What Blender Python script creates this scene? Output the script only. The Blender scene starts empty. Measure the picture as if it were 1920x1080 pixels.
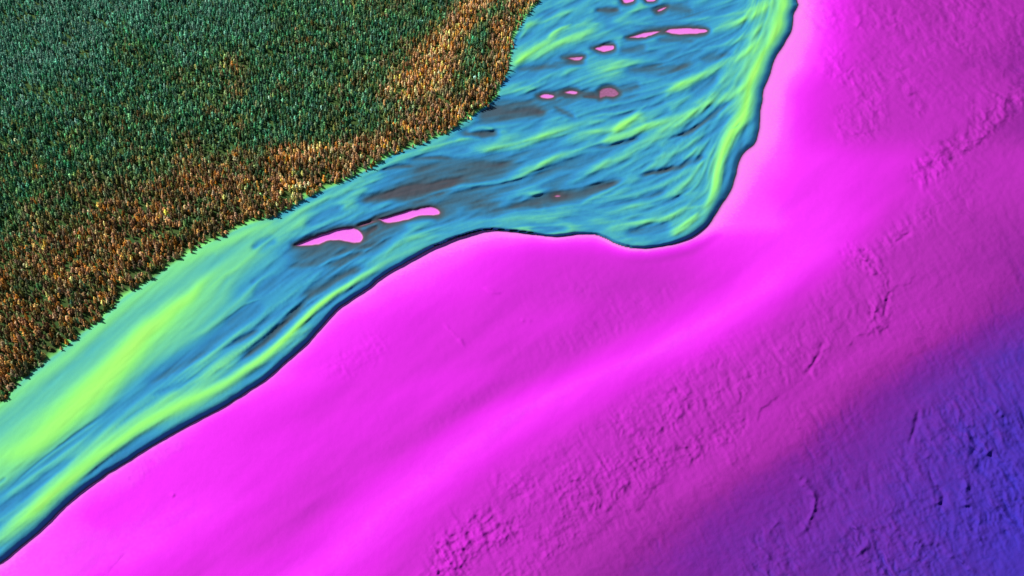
import bpy, math, random
import numpy as np
from mathutils import Vector
random.seed(5); rng = np.random.default_rng(11)
C = bpy.context.scene.collection
PI = math.pi
# ------------------------------------------------------------------ camera
CAMP = np.array([0.0, -707.0, 707.0]); TH = math.radians(45)
HT = math.tan(math.radians(25.45))
cd = bpy.data.cameras.new('camera'); cam = bpy.data.objects.new('camera', cd); C.objects.link(cam)
cam.location = CAMP; cam.rotation_euler = (math.radians(45), 0, 0)
cd.sensor_width = 36; cd.lens = 18/HT; cd.clip_start = 1; cd.clip_end = 60000
bpy.context.scene.camera = cam

def ground(px, py, h=0.0):            # map sheet coordinates -> terrain point at height h
    nx = (px-960)/960*HT; ny = (540-py)/960*HT
    dy = math.cos(TH)*1 + ny*math.sin(TH); dz = -math.sin(TH) + ny*math.cos(TH)
    t = (h-CAMP[2])/dz
    return CAMP[0]+nx*t, CAMP[1]+dy*t
def mapxy(X, Y, Z=0.0):               # inverse
    d0 = X-CAMP[0]; d1 = Y-CAMP[1]; d2 = Z-CAMP[2]
    f = d1*math.cos(TH)-d2*math.sin(TH); u = d1*math.sin(TH)+d2*math.cos(TH)
    return 960+d0/f/HT*960, 540-u/f/HT*960

# ------------------------------------------------------------------ survey sheet axes
def axis(a, b, lo, hi, step):
    core = list(np.arange(a, b+.1, step)); s = step; v = a; left = []
    while v > lo: s *= 1.25; v -= s; left.append(v)
    s = step; v = core[-1]; right = []
    while v < hi: s *= 1.25; v += s; right.append(v)
    return np.array(left[::-1]+core+right), len(left), len(core)
ax, xl, xc = axis(-60, 1980, -1500, 3400, 2.0)
ay, yl, yc = axis(-60, 1130, -900, 2100, 2.0)
X, Y = np.meshgrid(ax, ay)            # shape (ny,nx)
NY, NX = X.shape

def smooth(pts, n=4):
    p = np.array(pts, float)
    if len(p) < 3: return p
    q = np.vstack([2*p[0]-p[1], p, 2*p[-1]-p[-2]]); out = []
    for i in range(1, len(q)-2):
        for t in np.arange(n)/n:
            out.append(0.5*((2*q[i])+(-q[i-1]+q[i+1])*t+(2*q[i-1]-5*q[i]+4*q[i+1]-q[i+2])*t*t+(-q[i-1]+3*q[i]-3*q[i+1]+q[i+2])*t**3))
    out.append(q[-2]); return np.array(out)
def dist_line(pts, pad=None, want_t=False):
    """distance to a polyline, on the window around it"""
    if pad is None: js = slice(0, NY); is_ = slice(0, NX)
    else:
        i0, i1 = np.searchsorted(ax, [pts[:,0].min()-pad, pts[:,0].max()+pad]); j0, j1 = np.searchsorted(ay, [pts[:,1].min()-pad, pts[:,1].max()+pad])
        is_ = slice(max(i0-1,0), i1+1); js = slice(max(j0-1,0), j1+1)
    x = X[js,is_]; y = Y[js,is_]
    best = np.full(x.shape, 1e9); tt = np.zeros(x.shape)
    L = np.r_[0, np.cumsum(np.hypot(*(pts[1:]-pts[:-1]).T))]; tot = L[-1]+1e-9
    for k in range(len(pts)-1):
        ax_, ay_ = pts[k]; bx, by = pts[k+1]; dx, dy = bx-ax_, by-ay_; l2 = dx*dx+dy*dy+1e-9
        t = np.clip(((x-ax_)*dx+(y-ay_)*dy)/l2, 0, 1)
        d = (x-ax_-t*dx)**2+(y-ay_-t*dy)**2
        m = d < best; best = np.where(m, d, best)
        if want_t: tt = np.where(m, (L[k]+t*(L[k+1]-L[k]))/tot, tt)
    return js, is_, np.sqrt(best), tt
def inside(poly, x, y):
    r = np.zeros(x.shape, bool); n = len(poly)
    for k in range(n):
        x0, y0 = poly[k]; x1, y1 = poly[(k+1) % n]
        if y0 == y1: continue
        c = ((y0 > y) != (y1 > y)) & (x < (x1-x0)*(y-y0)/(y1-y0)+x0)
        r ^= c
    return r
def sst(a, b, v):
    t = np.clip((v-a)/(b-a), 0, 1); return t*t*(3-2*t)
def vnoise(x, y, seed=0):
    xi = np.floor(x).astype(np.int64); yi = np.floor(y).astype(np.int64); fx = x-xi; fy = y-yi
    fx = fx*fx*(3-2*fx); fy = fy*fy*(3-2*fy)
    def h(a, b):
        n = (a*374761393+b*668265263+seed*974634777) & 0xffffffff
        n = ((n ^ (n >> 13))*1274126177) & 0xffffffff
        return ((n ^ (n >> 16)) & 0xffff)/65535.0
    return (h(xi,yi)*(1-fx)+h(xi+1,yi)*fx)*(1-fy)+(h(xi,yi+1)*(1-fx)+h(xi+1,yi+1)*fx)*fy
def fbm(x, y, o=4, seed=0, g=.5):
    s = 0; a = 1; w = 0
    for k in range(o):
        s = s+a*(vnoise(x*2**k, y*2**k, seed+k*7)-.5); w += a; a *= g
    return s/w*2
def rot(x, y, deg):                    # coordinate along / across a direction (deg, up-right positive on the sheet)
    c = math.cos(math.radians(deg)); s = math.sin(math.radians(deg))
    return x*c-y*s, x*s+y*c

# ------------------------------------------------------------------ outlines
BANK = [(1650,-620),(1600,-400),(1540,-200),(1510,-100),(1500,-30),(1495,0),(1497,10),(1487,30),(1485,53),(1473,80),(1453,113),(1443,143),(1433,167),(1431,187),(1427,207),(1426,230),(1422,253),(1414,272),(1395,289),(1386,307),(1380,333),(1370,360),(1348,393),(1330,420),(1307,440),(1280,453),(1240,462),(1207,466),(1173,463),(1140,449),(1117,440),(1090,440),(1040,443),(990,438),(940,432),(913,432),(873,441),(823,460),(790,477),(757,495),(723,516),(690,541),(640,575),(600,617),(567,653),(533,683),(493,716),(433,755),(383,783),(333,810),(283,838),(233,870),(183,902),(133,940),(100,973),(67,1003),(33,1030),(0,1056),(-60,1086),(-200,1150),(-500,1290),(-1700,1800)]
EDGE = [(1500,-900),(1350,-500),(1200,-300),(1100,-140),(1060,-60),(1017,0),(1010,10),(990,33),(968,73),(963,100),(957,130),(943,160),(933,187),(900,213),(857,240),(840,253),(790,273),(740,293),(707,313),(640,347),(610,360),(567,380),(533,400),(483,420),(450,432),(400,457),(367,473),(333,493),(300,517),(267,540),(227,567),(187,607),(157,627),(117,660),(83,685),(43,717),(20,745),(0,762),(-60,800),(-200,900),(-500,1080),(-1700,1500)]
bank = smooth(BANK, 4); edge = smooth(EDGE, 4)
_,_,dB,tB = dist_line(bank, None, True)
_,_,dF,tF = dist_line(edge, None, True)
inB = inside(np.vstack([bank, [(-9000,1800),(-9000,-9000),(1650,-9000)]]), X, Y)
inF = inside(np.vstack([edge, [(-9000,1500),(-9000,-9000),(1500,-9000)]]), X, Y)
sB = np.where(inB, dB, -dB); sB = sB+1.0*fbm(X/15, Y/12, 3, 919)+1.6*fbm(X/45, Y/45, 2, 929); inB = sB > 0; dB = np.abs(sB); sF = np.where(inF, dF, -dF)

# ------------------------------------------------------------------ flow field + line integral convolution over the core
FL = [(0,900,37),(150,780,42),(300,650,43),(400,560,42),(450,620,38),(550,560,38),(520,450,38),(620,430,22),(600,540,35),(700,480,33),(700,360,22),(800,400,12),(850,430,22),(850,330,12),(950,380,12),(1000,300,18),(1000,410,3),(950,220,8),(1100,240,18),(1100,420,5),(1200,430,12),(1200,380,12),(1300,380,30),(1330,400,50),(1200,300,28),(1280,260,35),(1350,200,45),(1400,150,65),(1440,60,70),(1460,0,85),(1350,280,70),(1345,340,85),(1300,100,25),(1200,130,10),(1100,100,18),(1000,80,35),(990,110,30),(1100,30,25),(1250,60,8),(1350,30,15),(100,960,38),(300,810,32),(450,710,35),(620,560,38),(720,500,32),(1200,180,15),(800,290,15)]
c2 = np.zeros_like(X); s2 = np.zeros_like(X)
for fx, fy, a in FL:
    w = 1/((X-fx)**2+(Y-fy)**2+900)**1.6; c2 += w*math.cos(math.radians(2*a)); s2 += w*math.sin(math.radians(2*a))
ang = .5*np.arctan2(s2, c2); vx = np.cos(ang); vy = -np.sin(ang)
cs = (slice(yl, yl+yc), slice(xl, xl+xc)); CX = vx[cs]; CY = vy[cs]
def lic(noise, steps):
    H, W = noise.shape; acc = noise.copy(); gy, gx = np.mgrid[0:H, 0:W].astype(float)
    for sg in (1, -1):
        px = gx.copy(); py = gy.copy()
        for k in range(steps):
            ix = np.clip(px.round().astype(int), 0, W-1); iy = np.clip(py.round().astype(int), 0, H-1)
            px += sg*CX[iy,ix]; py += sg*CY[iy,ix]
            ix = np.clip(px.round().astype(int), 0, W-1); iy = np.clip(py.round().astype(int), 0, H-1)
            acc += noise[iy,ix]*(1-(k/steps)**2)
    acc -= acc.mean(); return acc/acc.std()
def blur(a, n=1):
    for _ in range(n):
        p = np.pad(a, 1, mode='edge'); a = (p[:-2,1:-1]+p[2:,1:-1]+2*p[1:-1,1:-1]+p[1:-1,:-2]+p[1:-1,2:])/6
    return a
ncore = (yc, xc)
yy, xx = np.mgrid[0:yc, 0:xc]
n1 = lic(blur(rng.standard_normal(ncore), 2), 34)
n2 = lic(vnoise(xx/7., yy/7., 3)-.5, 60)
n3 = lic(vnoise(xx/18., yy/18., 9)-.5, 60)
def full(a):
    o = np.zeros_like(X); o[cs] = a
    fx = sst(0, 20, np.minimum(xx, xc-1-xx))*sst(0, 20, np.minimum(yy, yc-1-yy)); o[cs] *= fx; return o
def lic_turn(noise, steps, deg):
    global CX, CY
    k0, k1 = CX, CY; c, s_ = math.cos(math.radians(deg)), math.sin(math.radians(deg)); CX, CY = k0*c-k1*s_, k0*s_+k1*c
    o = lic(noise, steps); CX, CY = k0, k1; return o
n6 = full(lic_turn(vnoise(xx/4., yy/4., 23)-.5, 30, 17)); n7 = full(lic_turn(vnoise(xx/4., yy/4., 33)-.5, 26, -15)); n8 = full(lic(vnoise(xx/13., yy/13., 63)-.5, 34))
n1 = full(n1); n2 = full(n2); n3 = full(n3)

# ------------------------------------------------------------------ river bars: V 1 = high lime bar ... 0 = pink low ground
V = np.full(X.shape, .54)
V += .02*n3+.012*n2
wob = fbm(X/17, Y/11, 3, 777)
def stroke(pts, v, w, a=1.0, taper=True, p=2):
    global V
    q = np.array(pts, float)
    if taper:
        for e, k in ((0, 1), (-1, -2)):
            dv = q[e]-q[k]; q[e] = q[e]+dv/(np.hypot(*dv)+1e-6)*min(14, 2.2*np.max(w))
    q = smooth(q); w = np.atleast_1d(w).astype(float); v = np.atleast_1d(v).astype(float)
    js, is_, d, t = dist_line(q, 3.0*w.max(), True)
    W = np.interp(t, np.linspace(0,1,len(w)), w); VV = np.interp(t, np.linspace(0,1,len(v)), v)
    if taper: W = W*(.4+.6*np.sin(np.clip(t,0,1)*PI)**.7)
    kk = 1 if w.max() < 14.5 else .15
    W = W*np.clip(1+kk*(.22*n2[js,is_]+.16*n3[js,is_]+.35*wob[js,is_]), .35, 1.9)
    f = a*np.exp(-(d/W)**p)*np.clip(1+.12*n2[js,is_]*(w.max() < 14), 0, 1.15)
    if taper: f = f*sst(0, .22, t)*sst(0, .22, 1-t)
    V[js,is_] = V[js,is_]*(1-f)+VV*f
S = stroke
# --- wide settings first
S([(-200,1000),(0,870),(150,760),(300,640),(400,540),(480,460),(560,410)], [.82,.82,.8,.72], [75,75,60,30], 1, False)
S([(20,790),(60,765),(105,735),(190,660),(270,577),(329,524),(373,494),(430,460)], [.70,.67,.67,.72], 15, .8)
S([(-60,870),(28,851),(70,830),(105,798),(158,746),(215,690),(270,627),(299,605),(330,577),(358,556),(380,530),(412,505),(447,475)], [.9,.97,1.02,1.04,.97,.85], [24,28,26,18,10], 1)
S([(300,512),(340,490),(380,475),(440,447),(490,425),(540,405)], [.86,.9,.8], 9, .8)
S([(-400,1010),(-200,880),(-60,800),(0,762),(60,716),(130,665),(200,605),(260,556),(310,520),(367,480),(400,462),(460,436),(500,420)], [.88,.88,.88,.86,.86,.84,.84], 15, .85, False)
S([(-200,950),(-60,850),(0,806),(40,775),(105,730)], .68, 15, .8)
S([(540,408),(575,388),(620,364),(660,344)], [.78,.68,.55], 9, .8)
# centre-left channels
S([(500,470),(600,470),(700,450),(790,430)], .42, 30, .7)
S([(430,560),(500,520),(600,480)], .45, 26, .6)
S([(150,830),(211,775),(281,712),(358,664),(440,615),(520,560)], .47, [16,24,26,24], .9)
S([(-40,955),(18,925),(70,885),(141,835),(200,790)], .52, 20, .8)
# --- fan blue base
S([(600,345),(680,325),(760,295),(860,262),(940,205)], .48, 16, .6)
S([(700,340),(850,330),(950,320)], .36, 38, .8)
S([(1010,30),(1120,15),(1260,20),(1330,15)], .46, 26, .7)
S([(1000,400),(1120,400),(1220,405),(1290,395)], .56, 20, .7)
S([(1230,300),(1290,345),(1300,375)], .66, 34, .7)
S([(1210,270),(1290,230),(1370,180)], .66, 34, .5)
S([(1455,-60),(1440,40),(1405,120),(1370,190),(1335,260),(1318,330),(1305,380),(1270,415)], [.66,.66,.68,.7,.7,.66], [34,36,40,36,30,24], .75, False)
S([(1150,330),(1230,360),(1290,360)], .6, 40, .6)
S([(980,40),(1060,70),(1000,100)], .58, 30, .5)
# dark grey bars
G = [([(970,131),(1050,123)],.23,7),([(1168,133),(1210,131),(1262,128),(1304,119)],.23,9),([(1320,112),(1370,102)],.35,7),
 ([(890,224),(920,215),(954,211),(1024,210)],.12,15),([(869,255),(912,253),(930,250)],.14,7),([(985,214),(1015,211)],.15,7),
 ([(760,308),(800,322),(850,322),(900,312),(980,306)],.21,19),([(735,358),(780,348),(820,338),(860,330)],.23,12),([(800,318),(850,335),(890,330)],.26,13),([(690,345),(740,330)],.36,14),([(670,379),(707,370),(762,358),(800,350)],.13,7),
 ([(715,320),(745,313),(775,312)],.2,3),([(765,302),(796,296),(850,298)],.22,3),([(815,382),(860,376),(900,382),(950,400)],.25,17),([(820,405),(850,392)],.3,12),
 ([(945,392),(996,379),(1035,368),(1080,364)],.2,9),([(1035,368),(1078,367),(1115,358),(1170,338)],.14,[9,11,8]),
 ([(1120,277),(1157,270),(1199,260)],.3,4),([(1256,262),(1266,257),(1289,249),(1317,231),(1345,210),(1375,185)],[.2,.18,.3,.42],5),
 ([(1204,328),(1242,321),(1276,312)],.2,4.5),([(1276,313),(1317,296)],.4,6),([(1180,432),(1215,430),(1250,422)],.36,12),
 ([(1122,19),(1156,19)],.18,4),([(1262,15),(1290,20)],.25,8),([(1236,74),(1300,77)],.27,6),([(1170,95),(1205,92)],.27,9),
 ([(1164,172),(1192,162)],.27,7),([(1042,180),(1085,175),(1122,178)],.12,8),([(1047,204),(1072,218)],.27,5),([(1045,118),(1092,118)],.25,5),
 ([(535,480),(612,474),(680,468),(730,445)],.27,14),([(700,440),(760,428)],.3,10),([(566,562),(600,543),(640,520),(680,500)],.2,8),
 ([(447,680),(477,657),(507,633),(536,603),(575,565)],.19,[5,7,10,9]),([(424,650),(447,639),(480,622)],.26,5),([(400,655),(432,645)],.4,5),
 ([(545,500),(600,492),(640,487)],.27,6),([(480,530),(510,522)],.33,7),([(270,722),(314,701),(367,672),(405,655)],.36,8),([(500,540),(560,510)],.42,9),
 ([(0,930),(18,915),(70,869),(141,816),(211,767),(281,707)],.47,3.5),([(-20,975),(18,946),(60,915),(88,890),(141,855)],.38,[10,8,5]),
 ([(288,740),(330,725),(380,705),(420,690)],.42,5),([(1283,52),(1180,50)],.35,4),([(640,392),(610,405),(580,425)],.33,9),
 ([(1302,172),(1340,150)],.42,14),([(1215,218),(1250,208)],.42,12),([(1200,290),(1232,278)],.42,9),([(955,240),(1010,232)],.43,14),
 ([(1065,305),(1110,296)],.43,12),([(1210,367),(1240,362)],.42,7),([(430,605),(490,575)],.40,13),([(480,548),(510,530)],.40,9),([(480,462),(510,450)],.42,9),
 ([(1010,140),(965,150)],.46,7),([(1020,60),(1060,40),(1100,25)],.46,6),([(1180,60),(1140,45)],.42,7),([(900,300),(1000,288),(1090,272)],.38,8),
 ([(690,545),(640,580)],.3,5),([(1000,425),(1060,430)],.45,6),([(1370,215),(1330,250),(1300,270)],.45,8),([(1420,20),(1400,60)],.5,9),([(1320,30),(1400,20)],.45,7)]
for p, v, w in G: S(p, np.maximum(np.atleast_1d(v), .15)+.02, np.atleast_1d(w)*1.35, .9)
# --- lime and teal streaks
Lm = [([(960,131),(977,112),(1002,98),(1033,83),(1075,71),(1106,60),(1137,52)],[1.0,.95,.8,.66],[9,8,5]),
 ([(975,72),(985,58),(997,48),(1029,35),(1054,23),(1085,12),(1116,4)],[.95,.85,.68,.62],5.5),([(1033,67),(1047,56),(1068,49)],.86,4.5),([(1068,49),(1120,44)],.66,4),
 ([(1147,42),(1179,27),(1200,15),(1220,6),(1260,-20)],.66,5),([(1252,40),(1304,37),(1360,29),(1410,18),(1440,0)],[.64,.68,.8],5),
 ([(1327,67),(1345,54),(1370,44),(1410,30),(1445,5)],[.66,.75,.85],5),([(960,160),(1002,150),(1054,135),(1106,131),(1147,127),(1189,117),(1225,97)],.62,5),
 ([(1225,118),(1252,115),(1268,106),(1304,94),(1360,83),(1405,66),(1445,35)],[.6,.68,.72,.85],6),
 ([(1250,190),(1252,180),(1262,169),(1293,154),(1325,137),(1360,117),(1405,93),(1440,68)],[.8,.88,.84,.84,.92],[9,8,8,10]),
 ([(1132,264),(1150,256),(1160,245),(1172,230),(1188,216),(1209,199)],[.78,.95,.86,.84],[8,10,6]),
 ([(1170,226),(1122,228),(1085,234),(1047,244),(1019,257),(991,270),(954,277),(907,281),(868,274)],[.84,.72,.8,.68,.6],[9,8,7,5]),
 ([(1207,201),(1160,212),(1122,216),(1090,224)],.74,5),([(1040,256),(1076,250),(1130,247)],.74,6),
 ([(1425,132),(1397,161),(1364,182),(1326,195),(1307,210),(1270,225),(1232,234),(1195,247),(1160,258),(1110,273)],[.95,.88,.82,.84,.8,.7],[10,11,9,7]),
 ([(1300,222),(1279,236),(1251,253),(1214,268),(1176,289),(1139,307),(1108,318),(1085,326)],[.8,.72,.72,.76,.7],[6,8,7]),
 ([(1345,228),(1326,247),(1289,272),(1251,292),(1223,311),(1200,326)],[.66,.68,.78,.64],[5,7,6]),
 ([(1335,272),(1307,285),(1279,298)],.66,5),([(1322,304),(1289,322),(1260,337),(1232,349),(1190,362)],[.84,.74,.72,.64],9),
 ([(1001,319),(1019,307),(1047,294),(1085,284),(1122,270)],[.8,.74,.6],6),([(1001,319),(972,332),(935,342),(900,346)],[.8,.72,.6],5),
 ([(1181,339),(1134,362),(1106,375),(1085,388)],.6,4),([(1060,333),(1018,355),(973,378)],.56,4),
 ([(1312,311),(1284,343),(1246,366)],.76,8),([(1312,362),(1256,366),(1209,381),(1171,388),(1124,396),(1090,400)],[.8,.68,.7,.62],5),
 ([(1321,386),(1285,392),(1246,411),(1205,416),(1160,420)],[.82,.78,.76,.62],5),([(1306,405),(1290,420),(1265,437)],[.9,.8],6),
 ([(845,430),(862,422),(929,413),(996,409),(1058,409)],.6,5),([(790,371),(840,354),(884,347),(929,342)],.6,4),
 ([(500,455),(545,437),(594,424),(650,405),(706,389),(781,375),(856,362)],.58,4.5),([(600,358),(660,348),(730,328)],.56,5),
 ([(860,262),(900,262)],.6,4),([(935,175),(960,168),(1000,165)],.66,5),([(880,245),(905,238),(925,243)],.6,3),([(850,262),(800,285),(740,302),(690,325)],.62,4),
 # lower left
 ([(246,720),(299,655),(358,612),(403,562),(432,518),(470,490)],[.72,.75,.7,.6],7),([(284,690),(329,648),(388,616),(430,583),(465,550),(492,522),(536,503)],[.68,.72,.66,.6],6),
 ([(300,725),(344,698),(403,660),(447,626),(486,604),(521,570),(566,539),(625,507),(660,495)],[.7,.7,.62,.6,.6],6.5),
 ([(340,728),(373,712),(406,689),(447,660),(492,626),(536,588),(580,550)],[.76,.72,.64,.5],6),([(382,552),(415,520),(447,500),(492,460),(536,430)],[.86,.8,.66],5),
 ([(420,600),(450,575),(490,560)],.62,3),([(590,505),(640,480),(700,465)],.56,4),([(0,940),(60,893),(110,860),(170,815)],.68,7),
 ([(240,815),(290,768),(330,735)],.66,7)]
for p, v, w in Lm: S(p, np.array(v)*(.96 if p[0][0] > 860 and p[0][0] < 1310 else 1), np.array(w)*1.12, .86)
# streak detail
amp = .45+.75*sst(.2, .5, V)*(1-.55*sst(.8, 1.0, V))
qx = sst(520, 330, X+ (Y-600)*.6)     # the wide smooth bar at the lower left has little streaking
amp *= 1-.75*sst(0, 1, sst(.75, .95, V)*sst(700, 420, X))
smear = sst(640, 380, X+.15*(Y-700))
amp *= 1-.88*smear*sst(175, 120, -sF)
n5 = full(lic(blur(rng.standard_normal(ncore), 1), 22))
V += amp*(.022*n1+.036*n2+.036*n3*(1-.5*smear))
fan = sst(560, 700, X)*sst(1400, 1250, X)
V += amp*(1-.85*smear)*(.015*n6+.015*n7)
V += amp*fan*(-.13*np.clip(n8-1.15, 0, 1.1)+.10*np.clip(-n8-1.2, 0, 1.2))
V -= amp*(1-.8*smear)*(.16*np.clip(n2-1.1, 0, 1.2)+.06*np.clip(n1-1.2, 0, 1.2))*sst(.98,.7,V)
V += amp*(1-.8*smear)*.07*np.clip(-n2-1.2, 0, 1.2)
# bright rims along the outer bank
RIM = [(-80,1060),(0,1012),(35,981),(75,950),(123,908),(176,862),(229,824),(264,799),(317,770),(387,737),(430,715),(462,692),(492,672),(536,634),(566,604),(595,576),(625,553),(655,534),(690,512),(730,488),(780,463),(830,441),(880,424)]
S(RIM, [.9,.98,1.04,.95,.95,.95,.9,.97,.97,.8,.66,.6], [22,22,18,16,16,11,9,8,7,5], 1)
S([(1490,-160),(1478,-60),(1470,0),(1467,27),(1457,60),(1447,87),(1430,112),(1414,143),(1406,180),(1396,213),(1372,250),(1356,283),(1345,320),(1341,347),(1333,375),(1320,398),(1293,418),(1270,434)], [.92,.92,.95,1,1.05,1,.98,.95,.85], [10,11,12,16,17,15,13,9], 1)
S([(1372,240),(1380,238),(1385,232)], .8, 3, .7); S([(1367,288),(1357,297),(1354,330),(1352,350)], .78, 3, .8); S([(1373,262),(1372,275)], .8, 2.5, .6)
S([(0,905),(6,900)], .6, 4, .6)
V = np.clip(V, .155, 1.08)

# ------------------------------------------------------------------ low ponds in the bars
PONDS = [
 ([(552,460),(575,450),(605,439),(635,429),(659,427),(674,433),(681,443),(675,454),(657,455),(620,451),(597,459),(571,462)],0,'long club-shaped pink pool left of its narrow twin in the lower braids'),
 ([(709,411),(744,401),(781,391),(804,387),(819,391),(826,398),(819,405),(792,405),(762,413),(740,418),(721,418)],0,'slender curved pink pool right of the club-shaped one'),
 ([(1175,70),(1206,60),(1238,56),(1240,61),(1210,72),(1181,72)],0,'left half of the long thin pink pool near the top of the braids'),
 ([(1243,62),(1252,54),(1293,51),(1322,53),(1328,59),(1314,65),(1272,66)],0,'straight right half of the long thin pink pool near the top of the braids'),
 ([(1110,91),(1127,85),(1150,83),(1153,93),(1143,98),(1127,99)],0,'short wedge of pink pool below the long thin pair'),
 ([(1056,109),(1077,104),(1096,105),(1089,114),(1077,116)],.045,'dull pink sliver of pool beside a grey bar near the upper wood edge'),
 ([(1008,180),(1022,175),(1040,177),(1038,185),(1018,186)],.0,'tiny pale pink pool at the left tip of the brown bar with three pools'),
 ([(1053,173),(1068,168),(1084,171),(1080,178),(1064,178)],.0,'tiny pale pink pool in the middle of the brown bar with three pools'),
 ([(1122,171),(1131,164),(1146,162),(1157,168),(1162,177),(1150,184),(1136,182),(1124,186)],.075,'round dusky mauve pool at the right end of the brown bar'),
 ([(1160,-12),(1189,-10),(1188,5),(1168,6)],.0,'pink pool cut by the top of the frame, the left one of two'),
 ([(1206,-12),(1233,-10),(1230,3),(1212,4)],.0,'pink pool cut by the top of the frame, the right one of two'),
 ([(1227,20),(1237,14),(1252,12),(1245,21),(1233,25)],.02,'small slanted pink pool just under the two at the top of the frame'),
 ([(1035,368),(1042,364),(1051,365),(1052,370),(1042,372)],.02,'smallest pale pink pool alone on the long dark bar in mid river')]
S([(674,424),(706,414)], .07, 6, .9); S([(684,442),(702,428)], .12, 9, .9); S([(1098,181),(1120,182)], .08, 4, .8)
pond_id = np.zeros(X.shape, int); Pd = np.full(X.shape, -50.0); pool_floor = np.zeros(X.shape)
for k, (poly, fl, lb) in enumerate(PONDS):
    P = smooth(poly+[poly[0]], 3)
    js, is_, d, _ = dist_line(P, 24)
    ins = inside(P, X[js,is_], Y[js,is_]); sd = np.where(ins, d, -d)*(.8 if k < 2 else 1)
    # dark dusky collar round each pool
    small = k not in (0,1)
    V[js,is_] -= (V[js,is_]-.16)*.8*np.exp(-(np.maximum(-sd,0)/(5.5 if small else 6.5))**2)
    sd = sd-(0 if not small else 1.3)
    sd = sd+(1.6 if small else 1.2)*fbm(X[js,is_]/13, Y[js,is_]/7, 2, 40+k)
    m = sd > Pd[js,is_]; Pd[js,is_] = np.where(m, sd, Pd[js,is_]); pool_floor[js,is_] = np.where(m & (sd > -8), .004 if k < 2 else max(fl, .017), pool_floor[js,is_])
    pond_id[js,is_] = np.where(sd > 0, k+1, pond_id[js,is_])
V = V+.005*n1*(1-.7*smear)

# bank drop: cap of V by distance, width varies along the bank
wx = [-500,0,300,560,640,760,870,1000,1110,1180,1240,1300,1345,1385,1430,1480,1600]; wv = [1.15,1.15,1.05,.95,.8,.6,.45,.3,.3,.35,.5,.75,1.0,1.1,.95,.8,.8]
wid = np.interp(X, wx, wv)
dd = np.maximum(sB, 0)/wid
cap = np.interp(dd, [0,.8,2.2,4.5,8,12,17,23,32], [0,.05,.3,.42,.52,.62,.74,.88,1.2])
k_ = .05
Vc = np.minimum(V, cap); Vs = -k_*np.log(np.exp(-V/k_)+np.exp(-np.maximum(cap,0)/k_)); V = np.where(dd < 60, np.minimum(Vc, np.maximum(Vs, 0)), V)
pf = np.clip((Pd+2.2)/4.4, 0, 1); pf = pf*pf*(3-2*pf)
V = V*(1-pf)+pool_floor*pf

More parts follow.
